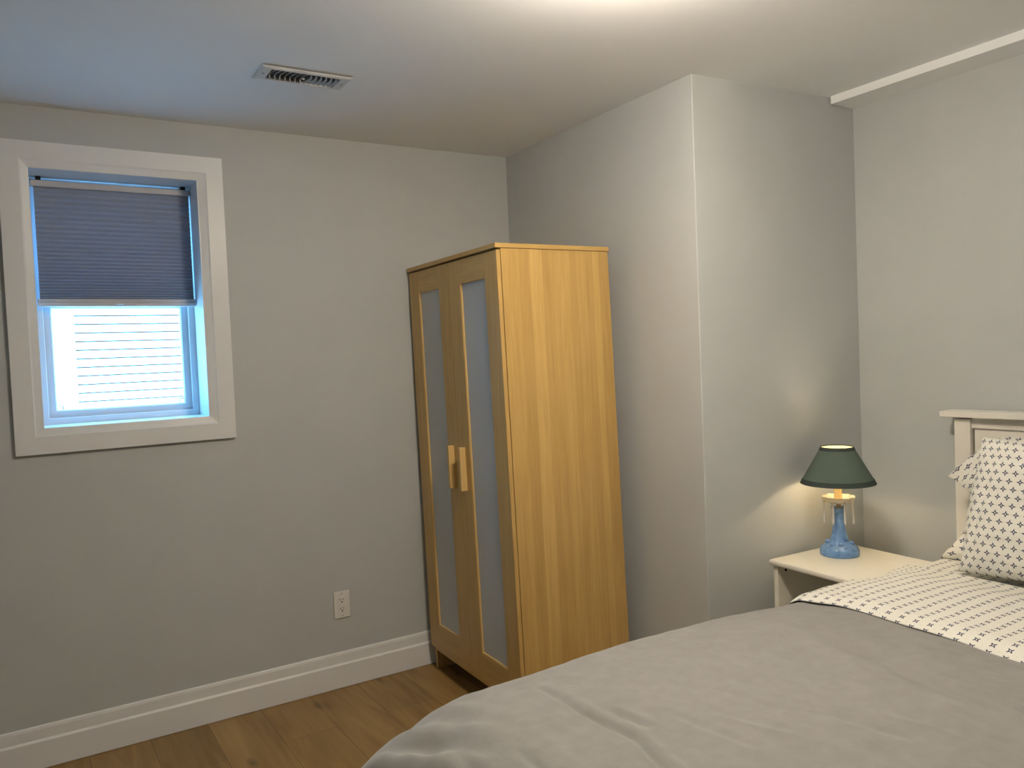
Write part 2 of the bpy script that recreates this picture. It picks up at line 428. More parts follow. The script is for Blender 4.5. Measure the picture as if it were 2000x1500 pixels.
def baseboard(name, a, b, nrm):
    # profile: flat face, ledge two thirds up, thinner bevelled cap
    h = .1522; t = .0155
    prof = [(0, 0.002), (t, 0.002), (t, .098), (t - .001, .100), (.0115, .1035), (.0095, .106), (.0085, .140), (.006, h - .003), (.003, h), (0, h)]
    struct(name, MB().extrude(prof, a, b, nrm, (0, 0, 1)), M['trim'])
baseboard('baseboard_back', (XL, 0, 0), (BX, 0, 0), (0, -1, 0))
baseboard('baseboard_corner', (BX, -.016, 0), (BX, BY, 0), (-1, 0, 0))
baseboard('baseboard_front', (BX - .0155, BY, 0), (RX, RY, 0), (-.058, -1, 0))
baseboard('baseboard_right', (RX, RY - .016, 0), (RX, YF, 0), (-1, 0, 0))

# ------------------------------------------------------------------ window
win = empty('window_1', ((WX0 + WX1) / 2, 0, WZ0), kind='structure')
OX0, OX1, OZ0, OZ1 = -1.8925, -1.146, 1.1133, 2.2132
cas = MB().ring_frame([(0, 0), (0, -.017), (.001, -.018), (.062, -.018), (.066, -.0155), (.068, -.0145), (WX0 - OX0 - .001, -.009), (WX0 - OX0, -.007), (WX0 - OX0, 0)], OX0, OX1, OZ0, OZ1, 0)
# the casing is a little deeper top and bottom than the sides allow, so fit the inner edge exactly
cas.build('casing', M['trim'], win)
jm = MB().ring_frame([(0, -.008), (0, FRD + .002), (-.012, FRD + .002), (-.012, -.008)], WX0, WX1, WZ0, WZ1, 0)
jm.build('jamb', M['trim'], win)
fr = MB().ring_frame([(-.012, FRD), (.022, FRD), (.024, FRD + .002), (.024, FRD + .020), (.030, FRD + .020), (.030, FRD + .075), (-.012, FRD + .075)], WX0, WX1, WZ0, WZ1, 0)
fr.build('window_frame', M['vinyl'], win)
SX0, SX1 = WX0 + .030, WX1 - .030
GZ0, GZ1 = 1.266, 1.640
def sash(name, z0, z1, y0, rail_top=.036, stile=.022):
    s = MB().ring_frame([(0, y0), (stile - .004, y0), (stile, y0 + .006), (stile, y0 + .026), (0, y0 + .026)], SX0, SX1, z0, z1, 0)
    o = s.build(name, M['vinyl'], win); return o
low = sash('lower_sash', WZ0 + .030, GZ1 + .024, FRD + .022)
MB().box(SX0 + .018, SX1 - .018, FRD + .034, FRD + .038, WZ0 + .050, GZ1 + .004).build('glass_pane', M['glass'], low)
MB().box(SX0, SX1, FRD + .0195, FRD + .022, WZ0 + .034, WZ0 + .040).build('lift_rail', M['vinyl'], low)
upr = sash('upper_sash', GZ1 + .002, WZ1 - .030, FRD + .050)
MB().box(SX0 + .018, SX1 - .018, FRD + .062, FRD + .066, GZ1 + .02, WZ1 - .05).build('glass_pane', M['glass'], upr)
for sx_, cx_ in ((1, SX0 + .022), (-1, SX1 - .022)):
    z = WZ0 + .052
    MB().tube([(cx_ + sx_ * .001, FRD + .028, z + .018), (cx_ + sx_ * .012, FRD + .028, z + .018), (cx_ + sx_ * .019, FRD + .028, z + .014), (cx_ + sx_ * .020, FRD + .028, z + .001)], .0016, 8).build('spring_clip', M['steel'], low, smooth=True)

# ------------------------------------------------------------------ honeycomb shade
bl = empty('window_shade', ((WX0 + WX1) / 2, .14, 2.113), 'grey pleated honeycomb shade lowered halfway over the window', 'window shade')
SY = .050     # depth of the shade behind the wall face
BX0, BX1 = -1.7940, -1.2475
MB().box(BX0, BX1, SY + .070, SY + .112, 2.0850, 2.1080, bev=.003).build('headrail', M['shade_rail'], bl)
for x in (BX0 + .018, BX1 - .030):
    MB().box(x, x + .016, SY + .072, SY + .105, 2.1080, 2.1212).build('mounting_bracket', M['slot'], bl)
prof_f = []; prof_b = []; z = 2.0860; zs = [z]
NP = 27
tot = 2.0860 - 1.672
w_ = [2.05 - 1.15 * (i / (NP - 1)) ** 1.1 for i in range(NP)]; s_ = sum(w_)
for w in w_: z -= w / s_ * tot; zs.append(z)
fb = MB()
front = []; back = []
for i in range(NP):
    zm = (zs[i] + zs[i + 1]) / 2
    front += [(SY + .0850, zs[i]), (SY + .0735, zm)]; back += [(SY + .0935, zs[i]), (SY + .1020, zm)]
front.append((SY + .0850, zs[-1])); back.append((SY + .0935, zs[-1]))
prof = front + back[::-1]
fb.extrude(prof, (BX0 + .0095, 0, 0), (BX1 - .003, 0, 0), (0, 1, 0), (0, 0, 1))
fb.build('pleated_fabric', M['shade_cell'], bl)
br_ = MB().box(BX0 + .001, BX1 + .001, SY + .074, SY + .106, 1.6605, 1.673, bev=.002)
br_.box(BX0 + .001, BX1 + .001, SY + .070, SY + .108, 1.645, 1.6605, bev=.003)
brr = br_.build('bottom_rail', M['shade_rail'], bl)
MB().box(-1.535, -1.510, SY + .062, SY + .0705, 1.651, 1.656, bev=.002).build('pull_tab', M['plastic'], brr)

# ------------------------------------------------------------------ outside: neighbour's sided wall
nb = empty('neighbour_wall', (-1.2, 4.5, -.3), 'sunlit white clapboard wall of the house outside the window', 'house wall')
sd = MB(); SP = (1.8855 - 1.1405) / 10.06
zz = -.3; kk = 0
z_first = 1.8855
zlist = [z_first + SP * k for k in range(-24, 22)]
XC = -1.41
for z in zlist:
    sd.extrude([(.010, -.001), (.010, .0065), (-.022, .0065), (-.022, .008), (-.004, SP - .001), (0, SP - .001), (.010, SP - .001)], (XC, 4.5, z), (5.5, 4.5, z), (0, 1, 0), (0, 0, 1))
sd.build('siding', M['siding'], nb)
MB().box(XC - .14, XC, 4.46, 4.52, z_first - 24 * SP, z_first + 22 * SP).build('corner_board', M['siding'], nb)
MB().box(XC - 3.5, XC - .14, 4.475, 4.52, z_first - 24 * SP, z_first + 22 * SP).build('flat_cladding', M['siding'], nb)
MB().box(XC - 3.5, 5.5, 4.52, 4.9, z_first - 24 * SP, z_first + 22 * SP).build('wall_core', M['siding'], nb)
gr = MB().box(-12, 12, .26, 14, -.4, -.3)
tag(gr.build('outdoor_ground', M['ground']), kind='structure')

# ------------------------------------------------------------------ ceiling lamp just above the frame
LX, LY = -.655, -1.965
cl = empty('ceiling_light', (LX, LY, HH(LX, LY)), 'round opal glass lamp mounted on the ceiling above the bed', 'ceiling lamp')
MB().lathe([(.001, 0), (.060, 0), (.062, -.006), (.060, -.014), (.030, -.020), (.014, -.024), (.014, -.036)], (LX, LY, HH(LX, LY))).build('mounting_plate', M['plastic'], cl, angle=40)
pr = [(max(.0001, .135 * math.cos(a)), -.094 - .060 * math.sin(a)) for a in [-PI / 2 + PI * i / 24 for i in range(25)]]
MB().lathe(pr, (LX, LY, HH(LX, LY)), 48).build('glass_dome', M['dome'], cl, smooth=True)

# ------------------------------------------------------------------ ceiling register
ct = Vector((-1.018, -.662)); vz = HH(ct.x, ct.y)
vn = empty('ceiling_register', (ct.x, ct.y, vz), 'white louvred air register set in the ceiling', 'air vent')
va = -.02
def VT(p): return Vector((ct.x + p[0] * math.cos(va) - p[1] * math.sin(va), ct.y + p[0] * math.sin(va) + p[1] * math.cos(va), vz + p[2] - .0022 * (.07 - p[1]) / .14 * (1 if p[2] < -.002 else 0)))
VW, VD = .298, .134
fp = MB()
# face plate with an opening, bevelled rim
IN = (.114, .046)
def plate_ring(levels):
    base = len(fp.v)
    for hx_, hy_, z in levels:
        for sx_, sy_ in ((-1, -1), (1, -1), (1, 1), (-1, 1)): fp.v.append(tuple(VT((hx_ * sx_, hy_ * sy_, z))))
    for l in range(len(levels) - 1):
        for c in range(4):
            d = (c + 1) % 4
            fp.f.append([base + l * 4 + c, base + l * 4 + d, base + (l + 1) * 4 + d, base + (l + 1) * 4 + c])
plate_ring([(VW / 2 - .003, VD / 2 - .003, -.0025), (VW / 2, VD / 2, -.0030), (VW / 2 - .001, VD / 2 - .001, -.0045), (VW / 2 - .008, VD / 2 - .008, -.0075), (IN[0] + .004, IN[1] + .004, -.0085), (IN[0], IN[1], -.0075), (IN[0], IN[1], -.0008)])
fp.build('face_plate', M['register'], vn)
MB().box(-IN[0], IN[0], -IN[1], IN[1], -.0018, -.0006, T=VT).build('duct_opening', M['duct'], vn)
for i in range(13):
    x = -IN[0] + .0125 + i * (2 * IN[0] - .025) / 12 + (.0 if i else 0)
    tilt = .7 if i < 7 else -.5
    lm = MB()
    nseg = 10; base = []
    for k in range(nseg + 1):
        t = k / nseg; y = -IN[1] + 2 * IN[1] * t
        bow = (.012 * (1 - math.sin(PI * t)) - .003) * (1 if i <= 6 else -1)
        for dz, q in ((-.0078, 0), (-.0020, 1)):
            for th in (-.0007, .0007):
                base.append(VT((x + bow - .006 * (1 if i <= 6 else -1) + math.sin(tilt) * (.006 if q else 0) * 1 + th, y, dz)))
    lm.v = [tuple(p) for p in base]
    for k in range(nseg):
        a = 4 * k; b = a + 4
        lm.f += [[a, a + 1, b + 1, b], [a + 2, b + 2, b + 3, a + 3], [a, b, b + 2, a + 2], [a + 1, a + 3, b + 3, b + 1]]
    lm.f += [[0, 2, 3, 1], [4 * nseg, 4 * nseg + 1, 4 * nseg + 3, 4 * nseg + 2]]
    lm.build('louvre', M['register'], vn, smooth=False)
for sx_ in (-1, 1):
    c = VT((sx_ * .131, .0, -.0085))
    MB().lathe([(.0001, -.0018), (.0028, -.0014), (.0036, 0), (.0036, .001)], tuple(c), 14).build('screw', M['steel'], vn, smooth=True)
ck = VT((.0, .0, -.0085)); 
MB().lathe([(.0001, -.001), (.004, -.0008), (.005, 0), (.005, .003)], tuple(ck), 18).build('damper_knob', M['register'], vn, smooth=True)

# ------------------------------------------------------------------ wall outlet
ox, oz = -.7787, .2984
ol = empty('wall_outlet', (ox + .035, 0, oz + .057), 'white duplex power outlet low on the wall left of wardrobe', 'power outlet')
MB().box(ox, ox + .070, -.006, 0, oz, oz + .1143, bev=.0018).build('cover_plate', M['plastic'], ol)
MB().box(ox + .0185, ox + .0515, -.0075, -.005, oz + .0235, oz + .0905, bev=.001).build('receptacle_face', M['plastic'], ol)
for cz in (oz + .0385, oz + .0765):
    c = ox + .035
    MB().box(c - .0075, c - .0053, -.0079, -.0070, cz - .001, cz + .008).build('blade_slot', M['slot'], ol)
    MB().box(c + .0053, c + .0073, -.0079, -.0070, cz, cz + .007).build('blade_slot', M['slot'], ol)
    MB().extrude([(.0028 * math.cos(2 * PI * k / 12), .0028 * math.sin(2 * PI * k / 12)) for k in range(12)], (c, -.0079, cz - .0075), (c, -.0070, cz - .0075), (1, 0, 0), (0, 0, 1)).build('ground_hole', M['slot'], ol)
for cz in (oz + .010, oz + .104):
    MB().extrude([(.0026 * math.cos(2 * PI * k / 12), .0026 * math.sin(2 * PI * k / 12)) for k in range(12)], (ox + .035, -.0066, cz), (ox + .035, -.005, cz), (1, 0, 0), (0, 0, 1)).build('plate_screw', M['steel'], ol)

# ------------------------------------------------------------------ wardrobe (front faces -X, side faces the bed)
wd = empty('wardrobe', (-.3859, -.866, 0), 'tall birch wardrobe with two frosted glass doors, leaning in the corner', 'wardrobe')
wd.rotation_euler = (0, 0, -.0409)
TXS, TYS = -.0077, .0212          # the carcass has racked slightly sideways
def wpart(mb, name, m, parent=None, **kw):
    # local frame: x depth, y width, z height; racking applied to the vertices
    mb.v = [(x + TXS * z, y + TYS * z, z) for x, y, z in mb.v]
    me_off = parent_origin(parent)
    o = mb.build(name, m, None, **kw); o.parent = parent or wd
    if parent is not None and parent is not wd:
        pass
    return o
WW, WDp, WH = .81, .50, 1.80
wpart(MB().box(.0185, .497, 0, .020, 0, 1.782, bev=.0008), 'side_panel', M['birch_side'])
wpart(MB().box(.0185, .497, WW - .020, WW, 0, 1.782, bev=.0008), 'side_panel', M['birch_side'])
wpart(MB().box(-.006, .502, -.004, WW + .004, 1.7825, 1.800, bev=.002), 'top_panel', M['birch_x'])
wpart(MB().box(.020, .49, .020, WW - .020, .088, .106), 'bottom_panel', M['birch_h'])
wpart(MB().box(.490, .495, .020, WW - .020, .088, 1.782), 'back_panel', M['birch_in'])
wpart(MB().box(.014, .022, .022, WW - .022, .0865, .1005), 'plinth_rail', M['birch_h'])
def door(y0, y1, hy):
    z0, z1 = .1045, 1.7765; st = .098; t0, t1 = 0.0, .0165
    fz0, fz1 = .222, 1.683
    fr_ = MB().box(t0, t1, y0, y0 + st, z0, z1, bev=.0015).box(t0, t1, y1 - st, y1, z0, z1, bev=.0015)
    d = wpart(fr_, 'door', M['birch_v'])
    wpart(MB().box(t0 + .0004, t1, y0 + st, y1 - st, z0, fz0, bev=.001), 'door_rail', M['birch_h'], d)
    wpart(MB().box(t0 + .0004, t1, y0 + st, y1 - st, fz1, z1, bev=.001), 'door_rail', M['birch_h'], d)
    wpart(MB().box(.0085, .0125, y0 + st - .001, y1 - st + .001, fz0 - .001, fz1 + .001), 'frosted_pane', M['frosted'], d)
    # bead round the pane, coloured paler to paint the light its bevel catches
    bd = MB()
    for (a0, a1, b0, b1) in ((y0 + st, y0 + st + .002, fz0, fz1), (y1 - st - .0035, y1 - st, fz0, fz1), (y0 + st, y1 - st, fz0, fz0 + .003), (y0 + st, y1 - st, fz1 - .002, fz1)):
        bd.box(.002, .009, a0, a1, b0, b1)
    wpart(bd, 'pane_bead_highlight', M['birch_edge'], d)
    wpart(MB().box(-.0265, .0005, hy - .008, hy + .008, .862, 1.036, bev=.0015), 'handle', M['birch_edge'], d)
    return d
door(.001, .4035, .352)
door(.4065, .809, .455)

# ------------------------------------------------------------------ bedside table
NT = .60
ntl = (.452, -1.292)
nst = empty('nightstand', (.46, -1.30, 0), 'white bedside table with open shelf between wall and bed', 'bedside table')
nst.rotation_euler = (0, 0, -.05)
def npart(mb, name, parent=None, m=None, **kw):
    o = mb.build(name, m or M['nightstand_white'], None, **kw); o.parent = parent or nst; return o
NW, ND = .372, .400           # along y (front width), along x (depth)
def rounded_top():
    mb = MB(); bm = bmesh.new(); bmesh.ops.create_cube(bm, size=1)
    for v in bm.verts: v.co = Vector((-.012 + (v.co.x + .5) * (ND + .012), .006 - (v.co.y + .5) * (NW + .012), NT - .022 + (v.co.z + .5) * .022))
    vert = [e for e in bm.edges if abs(e.verts[0].co.z - e.verts[1].co.z) > .01]
    bmesh.ops.bevel(bm, geom=vert, offset=.018, segments=5, profile=.5, affect='EDGES')
    hor = [e for e in bm.edges if abs(e.verts[0].co.z - e.verts[1].co.z) < .001 and len(e.link_faces) == 2 and abs(e.calc_face_angle(0)) > 1]
    bmesh.ops.bevel(bm, geom=hor, offset=.008, segments=3, profile=.5, affect='EDGES')
    mb.add_bm(bm); bm.free(); return mb
npart(rounded_top(), 'table_top', angle=35)
for y0, y1 in ((-.020, 0), (-NW, -NW + .020)):
    npart(MB().box(.004, ND - .012, y0, y1, 0, NT - .022, bev=.001), 'side_panel')
npart(MB().box(ND - .024, ND - .014, -NW + .020, -.020, .10, NT - .022), 'back_panel')
npart(MB().box(.008, ND - .024, -NW + .020, -.020, .30, .316), 'shelf')
npart(MB().box(.008, ND - .024, -NW + .020, -.020, .08, .096), 'shelf')
npart(MB().box(.030, .048, -NW + .020, -.020, .0, .08), 'plinth')
MBh = MB().extrude([(.0055 * math.cos(2 * PI * k / 16), .0055 * math.sin(2 * PI * k / 16)) for k in range(16)], (.045, -.0203, .555), (.045, -.021, .555), (1, 0, 0), (0, 0, 1))
npart(MBh, 'peg_hole', m=M['slot'])

# ------------------------------------------------------------------ table lamp
LC = (.690, -1.420, NT)
tl = empty('table_lamp', LC, 'small lit lamp with dark green shade and blue ceramic foot', 'table lamp')
def ribs(a, z):
    # moulded leaves round the foot
    if z < .012 or z > .075: return 1
    s = math.sin(PI * (z - .012) / .063)
    return 1 + .035 * s * math.cos(9 * a) + .018 * s * math.cos(18 * a + z * 90)
foot = [(.0001, 0), (.068, 0), (.0695, .003), (.0695, .017), (.067, .021), (.066, .024), (.0645, .0275), (.058, .034), (.049, .040), (.039, .046), (.0335, .053), (.0305, .062), (.027, .074), (.0242, .088), (.0222, .106), (.0210, .128), (.0206, .148), (.0216, .162), (.0240, .172), (.0255, .176), (.0250, .1785), (.0200, .1775), (.016, .174), (.0001, .173)]
ft = MB().lathe(foot, LC, 72, ribs).build('ceramic_foot', M['blue_glass'], tl, smooth=True)
# raised blossoms on the foot
for k, (a, z, r) in enumerate(((3.9, .047, .0105), (4.5, .062, .010), (5.3, .045, .012), (3.2, .043, .011), (.9, .046, .012), (2.1, .047, .012), (5.0, .033, .010), (4.15, .034, .011))):
    rr = .050 if z < .040 else (.040 if z < .05 else .029)
    c = (LC[0] + rr * math.cos(a), LC[1] + rr * math.sin(a), LC[2] + z)
    MB().lathe([(.0001, -r * .7), (r * .6, -r * .5), (r, 0), (r * .7, r * .45), (.0001, r * .7)], c, 20, lambda t, z_: 1 + .12 * math.cos(5 * t)).build('moulded_blossom', M['blue_glass'], ft, smooth=True)
MB().lathe([(.0001, .170), (.011, .172), (.012, .180), (.009, .184), (.0085, .196), (.012, .198), (.0001, .199)], LC, 24).build('socket_neck', M['metal'], tl, smooth=True)
# scalloped glass drip pan
def scal(a, z): return 1 + (.07 * math.cos(10 * a) if z > .205 else .02 * math.cos(10 * a))
pan = MB().lathe([(.012, .196), (.030, .194), (.046, .199), (.054, .208), (.058, .219), (.0565, .220), (.051, .211), (.044, .203), (.030, .199), (.012, .201)], LC, 80, scal, closed=True).build('glass_drip_pan', M['crystal'], tl, smooth=True)
for k in range(8):
    a = 2 * PI * (k + .32) / 8; px = LC[0] + .0535 * math.cos(a); py = LC[1] + .0535 * math.sin(a); pz = LC[2] + .207
    MB().lathe([(.0001, -.014), (.0045, -.010), (.0055, -.006), (.0035, -.001), (.0001, 0)], (px, py, pz), 8).build('bead', M['crystal'], pan)
    dr = MB().lathe([(.0001, -.088), (.0052, -.078), (.0046, -.050), (.0036, -.020), (.0016, -.0145), (.0001, -.014)], (px, py, pz), 6)
    dr.build('crystal_drop', M['crystal'], pan)
MB().lathe([(.0001, .196), (.0145, .198), (.0150, .203), (.0140, .206), (.0132, .300), (.0110, .302), (.0001, .302)], LC, 28).build('candle_sleeve', M['candle'], tl, smooth=False, angle=40)
MB().lathe([(.0001, .300), (.008, .302), (.010, .312), (.016, .326), (.0185, .338), (.016, .352), (.009, .362), (.0001, .368)], LC, 24).build('light_bulb', M['bulb'], tl, smooth=True)
SZ0, SZ1, SR0, SR1 = .272, .403, .1305, .0575
shd = MB().lathe([(SR0, SZ0), (SR1, SZ1), (SR1 - .0012, SZ1), (SR0 - .0012, SZ0)], LC, 72, closed=True).build('lamp_shade', M['lamp_shade'], tl, angle=40)
MB().lathe([(SR0 - .0022, SZ0 + .001), (SR1 - .0022, SZ1 - .001), (SR1 - .003, SZ1 - .001), (SR0 - .003, SZ0 + .001)], LC, 72, closed=True).build('shade_lining', M['lamp_lining'], shd, angle=40)
def band(z0, z1, name):
    f = lambda z: SR0 + (SR1 - SR0) * (z - SZ0) / (SZ1 - SZ0)
    MB().lathe([(f(z0) + .0008, z0), (f(z1) + .0018, z1), (f(z1) + .0005, z1), (f(z0) - .0005, z0)], LC, 72, closed=True).build(name, M['lamp_trim'], shd, angle=40)
band(SZ0 - .003, SZ0 + .014, 'lower_trim'); band(SZ1 - .010, SZ1 + .002, 'upper_trim')
# shade carrier: ring and three spokes
car = MB()
for k in range(3):
    a = 2 * PI * k / 3 + .3
    car.tube([(LC[0] + .010 * math.cos(a), LC[1] + .010 * math.sin(a), LC[2] + .306), (LC[0] + .030 * math.cos(a), LC[1] + .030 * math.sin(a), LC[2] + .330), (LC[0] + .054 * math.cos(a), LC[1] + .054 * math.sin(a), LC[2] + .396)], .0012, 6)
car.build('shade_carrier', M['metal'], tl)
cp = [(LC[0] + .060, LC[1] + .030, NT + .004), (LC[0] + .085, LC[1] + .055, NT + .004), (LC[0] + .115, LC[1] + .062, NT + .004), (LC[0] + .150, LC[1] + .060, NT + .003), (LC[0] + .185, LC[1] + .052, NT - .010), (LC[0] + .21, LC[1] + .045, NT - .12), (LC[0] + .215, LC[1] + .045, .30)]
MB().tube(cp, .0022, 8).build('power_cord', M['plastic'], tl, smooth=True)
pl = bpy.data.lights.new('bulb_light', 'POINT'); pl.energy = TABLE_LAMP_W; pl.color = (1.0, .80, .57); pl.shadow_soft_size = .018
po = bpy.data.objects.new('bulb_light', pl); COL.objects.link(po); po.location = (0, 0, .335); po.parent = tl

# ------------------------------------------------------------------ bed
HBX = .955                                  # front face of the headboard
BY0, BY1 = -3.215, -1.715                   # near and far side of the bed
bed = empty('bed', (0, (BY0 + BY1) / 2, 0), 'white wooden bed with panelled headboard against the right wall', 'bed')
MB().box(HBX - .022, RX - .018, BY0 - .045, BY1 + .045, 1.108, 1.130, bev=.003).build('headboard_cap', M['white_wood'], bed)
for y0, y1 in ((BY1 - .052, BY1 + .004), (BY0 - .004, BY0 + .052)):
    MB().box(HBX, HBX + .055, y0, y1, 0, 1.102, bev=.002).build('headboard_post', M['white_wood'], bed)
MB().box(HBX + .012, HBX + .040, BY0 + .052, BY1 - .052, 1.070, 1.108).build('headboard_rail', M['white_wood'], bed)
MB().box(HBX + .020, HBX + .032, BY0 + .052, BY1 - .057, .38, 1.070).build('headboard_panel', M['white_wood'], bed)
for y0, y1 in ((BY1 - .028, BY1 - .004), (BY0 + .004, BY0 + .028)):
    MB().box(-1.12, HBX, y0, y1, .24, .38, bev=.002).build('side_rail', M['white_wood'], bed)
MB().box(-1.145, -1.12, BY0 + .004, BY1 - .004, .24, .38, bev=.002).build('foot_rail', M['white_wood'], bed)
for y0, y1 in ((BY1 - .075, BY1 - .030), (BY0 + .030, BY0 + .075)):
    MB().box(-1.118, -1.073, y0, y1, 0, .24, bev=.002).build('leg', M['white_wood'], bed)
MB().box(-1.118, HBX, BY0 + .03, BY1 - .03, .31, .33).build('slat_base', M['white_wood'], bed)

# mattress with its printed fitted sheet
MZ = .603
MZH = .628      # the bedding is plumper at the pillow end
def rbox(u, v, x0, x1, y0, y1, top, r, drop, bulge=0.0):
    """flat cloth point (u along x, v along y, metres) draped over a rounded box"""
    cx = min(max(u, x0 + r), x1 - r); cy = min(max(v, y0 + r), y1 - r)
    dx, dy = u - cx, v - cy; L = math.hypot(dx, dy)
    if L < 1e-9: return (u, v, top)
    nx, ny = dx / L, dy / L
    if L < r * PI / 2:
        a = L / r; return (cx + nx * r * math.sin(a), cy + ny * r * math.sin(a), top - r * (1 - math.cos(a)))
    e = L - r * PI / 2
    return (cx + nx * (r + bulge * e), cy + ny * (r + bulge * e), top - r - e)
mt = empty('mattress', (-.09, (BY0 + BY1) / 2, .33), 'thick mattress under printed fitted sheet at the pillow end', 'mattress')
MB().box(-1.115, HBX - .006, BY0 + .012, BY1 - .012, .331, MZ - .008, bev=.05).build('mattress_core', M['mattress'], mt, angle=50)
mx0, mx1 = -1.118, HBX - .003
def fs(u, v):
    U = mx0 - .20 + u * (mx1 - mx0 + .28); V = BY0 - .20 + v * (BY1 - BY0 + .40)
    x, y, z = rbox(U, V, mx0, mx1, BY0 + .008, BY1 + .004, MZ, .045, .2)
    w = .0025 * noise.noise(Vector((x * 9, y * 9, z * 6)))
    z += .025 * smoothstep(.42, .62, x) * smoothstep(MZ - .12, MZ, z)
    return (min(x, mx1), y, max(z, .40) + (w if z > MZ - .05 else 0))
grid_obj('fitted_sheet', 180, 150, fs, M['print'], mt, lambda u, v: ((BY1 - BY0 + .40) * v, (mx1 - mx0 + .28) * u), thick=.002)

# duvet
DX0, DX1 = -1.345, .50      # foot edge, head edge (under the sheet fold)
DY0, DY1 = -3.30, -1.640
DT = .652
CREASES = [  # (points, width, height)
    ([(-.925, -1.80), (-.931, -1.95), (-.928, -2.035), (-.922, -2.11), (-.947, -2.204), (-.98, -2.45)], .0060, -.0062),
    ([(-.905, -1.80), (-.911, -1.95), (-.906, -2.035), (-.90, -2.11), (-.922, -2.204), (-.95, -2.45)], .012, .0035),
    ([(-.884, -1.99), (-.872, -2.10)], .007, -.0045),
    ([(-.867, -1.99), (-.856, -2.10)], .011, .0035),
    ([(-.164, -1.95), (-.198, -2.157), (-.241, -2.273), (-.238, -2.369), (-.22, -2.48), (-.21, -2.7)], .045, -.010),
    ([(-.25, -1.95), (-.30, -2.157), (-.34, -2.273), (-.34, -2.369), (-.33, -2.48), (-.33, -2.7)], .06, .008),
    ([(-.193, -2.30), (-.194, -2.50)], .007, .005),
    ([(-.648, -2.04), (-.617, -2.107), (-.613, -2.20)], .006, -.003),
    ([(-1.19, -1.90), (-1.191, -2.05)], .012, -.006), ([(-1.111, -2.0), (-1.117, -2.12)], .010, -.004),
    ([(-.737, -2.151), (-.679, -2.33)], .012, .0035), ([(-.482, -2.318), (-.439, -2.50)], .02, .004), ([(-.56, -2.25), (-.52, -2.42)], .012, -.0035),
    ([(-.36, -2.41), (-.34, -2.40)], .018, .004), ([(-.80, -2.08), (-.77, -2.28)], .010, -.003),
    ([(-1.02, -1.95), (-1.04, -2.20)], .016, -.003), ([(-.55, -1.95), (-.50, -2.15)], .02, .003),
]
def seg_d(px, py, a, b):
    vx, vy = b[0] - a[0], b[1] - a[1]; L2 = vx * vx + vy * vy
    t = min(1, max(0, ((px - a[0]) * vx + (py - a[1]) * vy) / L2))
    return math.hypot(px - a[0] - t * vx, py - a[1] - t * vy), t
def creases(x, y):
    h = 0
    for pts, w, a in CREASES:
        best = 9; bt = 0; n = len(pts) - 1
        for i in range(n):
            d, t = seg_d(x, y, pts[i], pts[i + 1])
            if d < best: best = d; bt = (i + t) / n
        if best < w * 3.5:
            fade = math.sin(PI * min(1, max(0, .08 + .84 * bt))) ** .6
            h += 1.4 * a * math.exp(-(best / w) ** 2) * fade
    return h
def puff(x, y):
    n = .010 * noise.noise(Vector((x * 2.1, y * 2.3, 1.3))) + .004 * noise.noise(Vector((x * 5.5, y * 5.0, 4.0)))
    n += .0016 * noise.noise(Vector((x * 16, y * 9, 7.0))) + .0008 * noise.noise(Vector((x * 40, y * 22, 2.0)))
    return n
DR = .085
def duvet_pt(U, V, lift=0.0):
    r = DR
    x, y, z = rbox(U, V, DX0, 9.0, DY0, DY1, DT, r, .3, .02)
    cx = min(max(U, DX0 + r), 9); cy = min(max(V, DY0 + r), DY1 - r)
    L = math.hypot(U - cx, V - cy)
    # gentle fall-off toward the edges: the quilt thins there
    edge = min(U - DX0, DY1 - V, V - DY0)
    z += puff(x, y) + creases(x, y)
    z -= .075 * (1 - smoothstep(0, .30, U - DX0)) + .016 * (1 - smoothstep(0, .25, DY1 - V))
    z -= .028 * smoothstep(-.30, .20, x)
    # hanging folds
    if L > r:
        k = smoothstep(r, r * 3, L)
        ph = (V if abs(U - cx) > abs(V - cy) else U)
        off = k * (.014 * math.sin(ph * 23) + .009 * math.sin(ph * 41 + 1) + .02 * noise.noise(Vector((x * 7, y * 7, z * 4))))
        nx, ny = (U - cx) / L, (V - cy) / L
        x += nx * off; y += ny * off
    # crumpled corner at the foot
    y -= .045 * smoothstep(.34, .46, x) * smoothstep(-1.80, -1.68, y)
    cd_ = math.hypot(x - (-1.30), y - (-1.84))
    if cd_ < .26:
        k = (1 - cd_ / .26) ** 1.2
        z += k * (.015 * math.sin(x * 64 + y * 38) + .018 * noise.noise(Vector((x * 20, y * 14, 3))))
    return (x, y, max(z, .12) + lift)
def duv(u, v):
    U = DX0 - .36 + u * (DX1 + .36 - DX0); V = DY0 - .30 + v * (DY1 - DY0 + .58)
    x, y, z = duvet_pt(U, V)
    t = smoothstep(DX1 - .10, DX1, U)
    z = z * (1 - t) + (max(z - .030, min(z, MZ + .006))) * t
    return (x, y, z)
dv = grid_obj('duvet', 430, 400, duv, M['duvet'], None, None, thick=.012)
tag(dv, 'soft grey linen duvet spread over the bed and hanging at its foot', 'duvet')

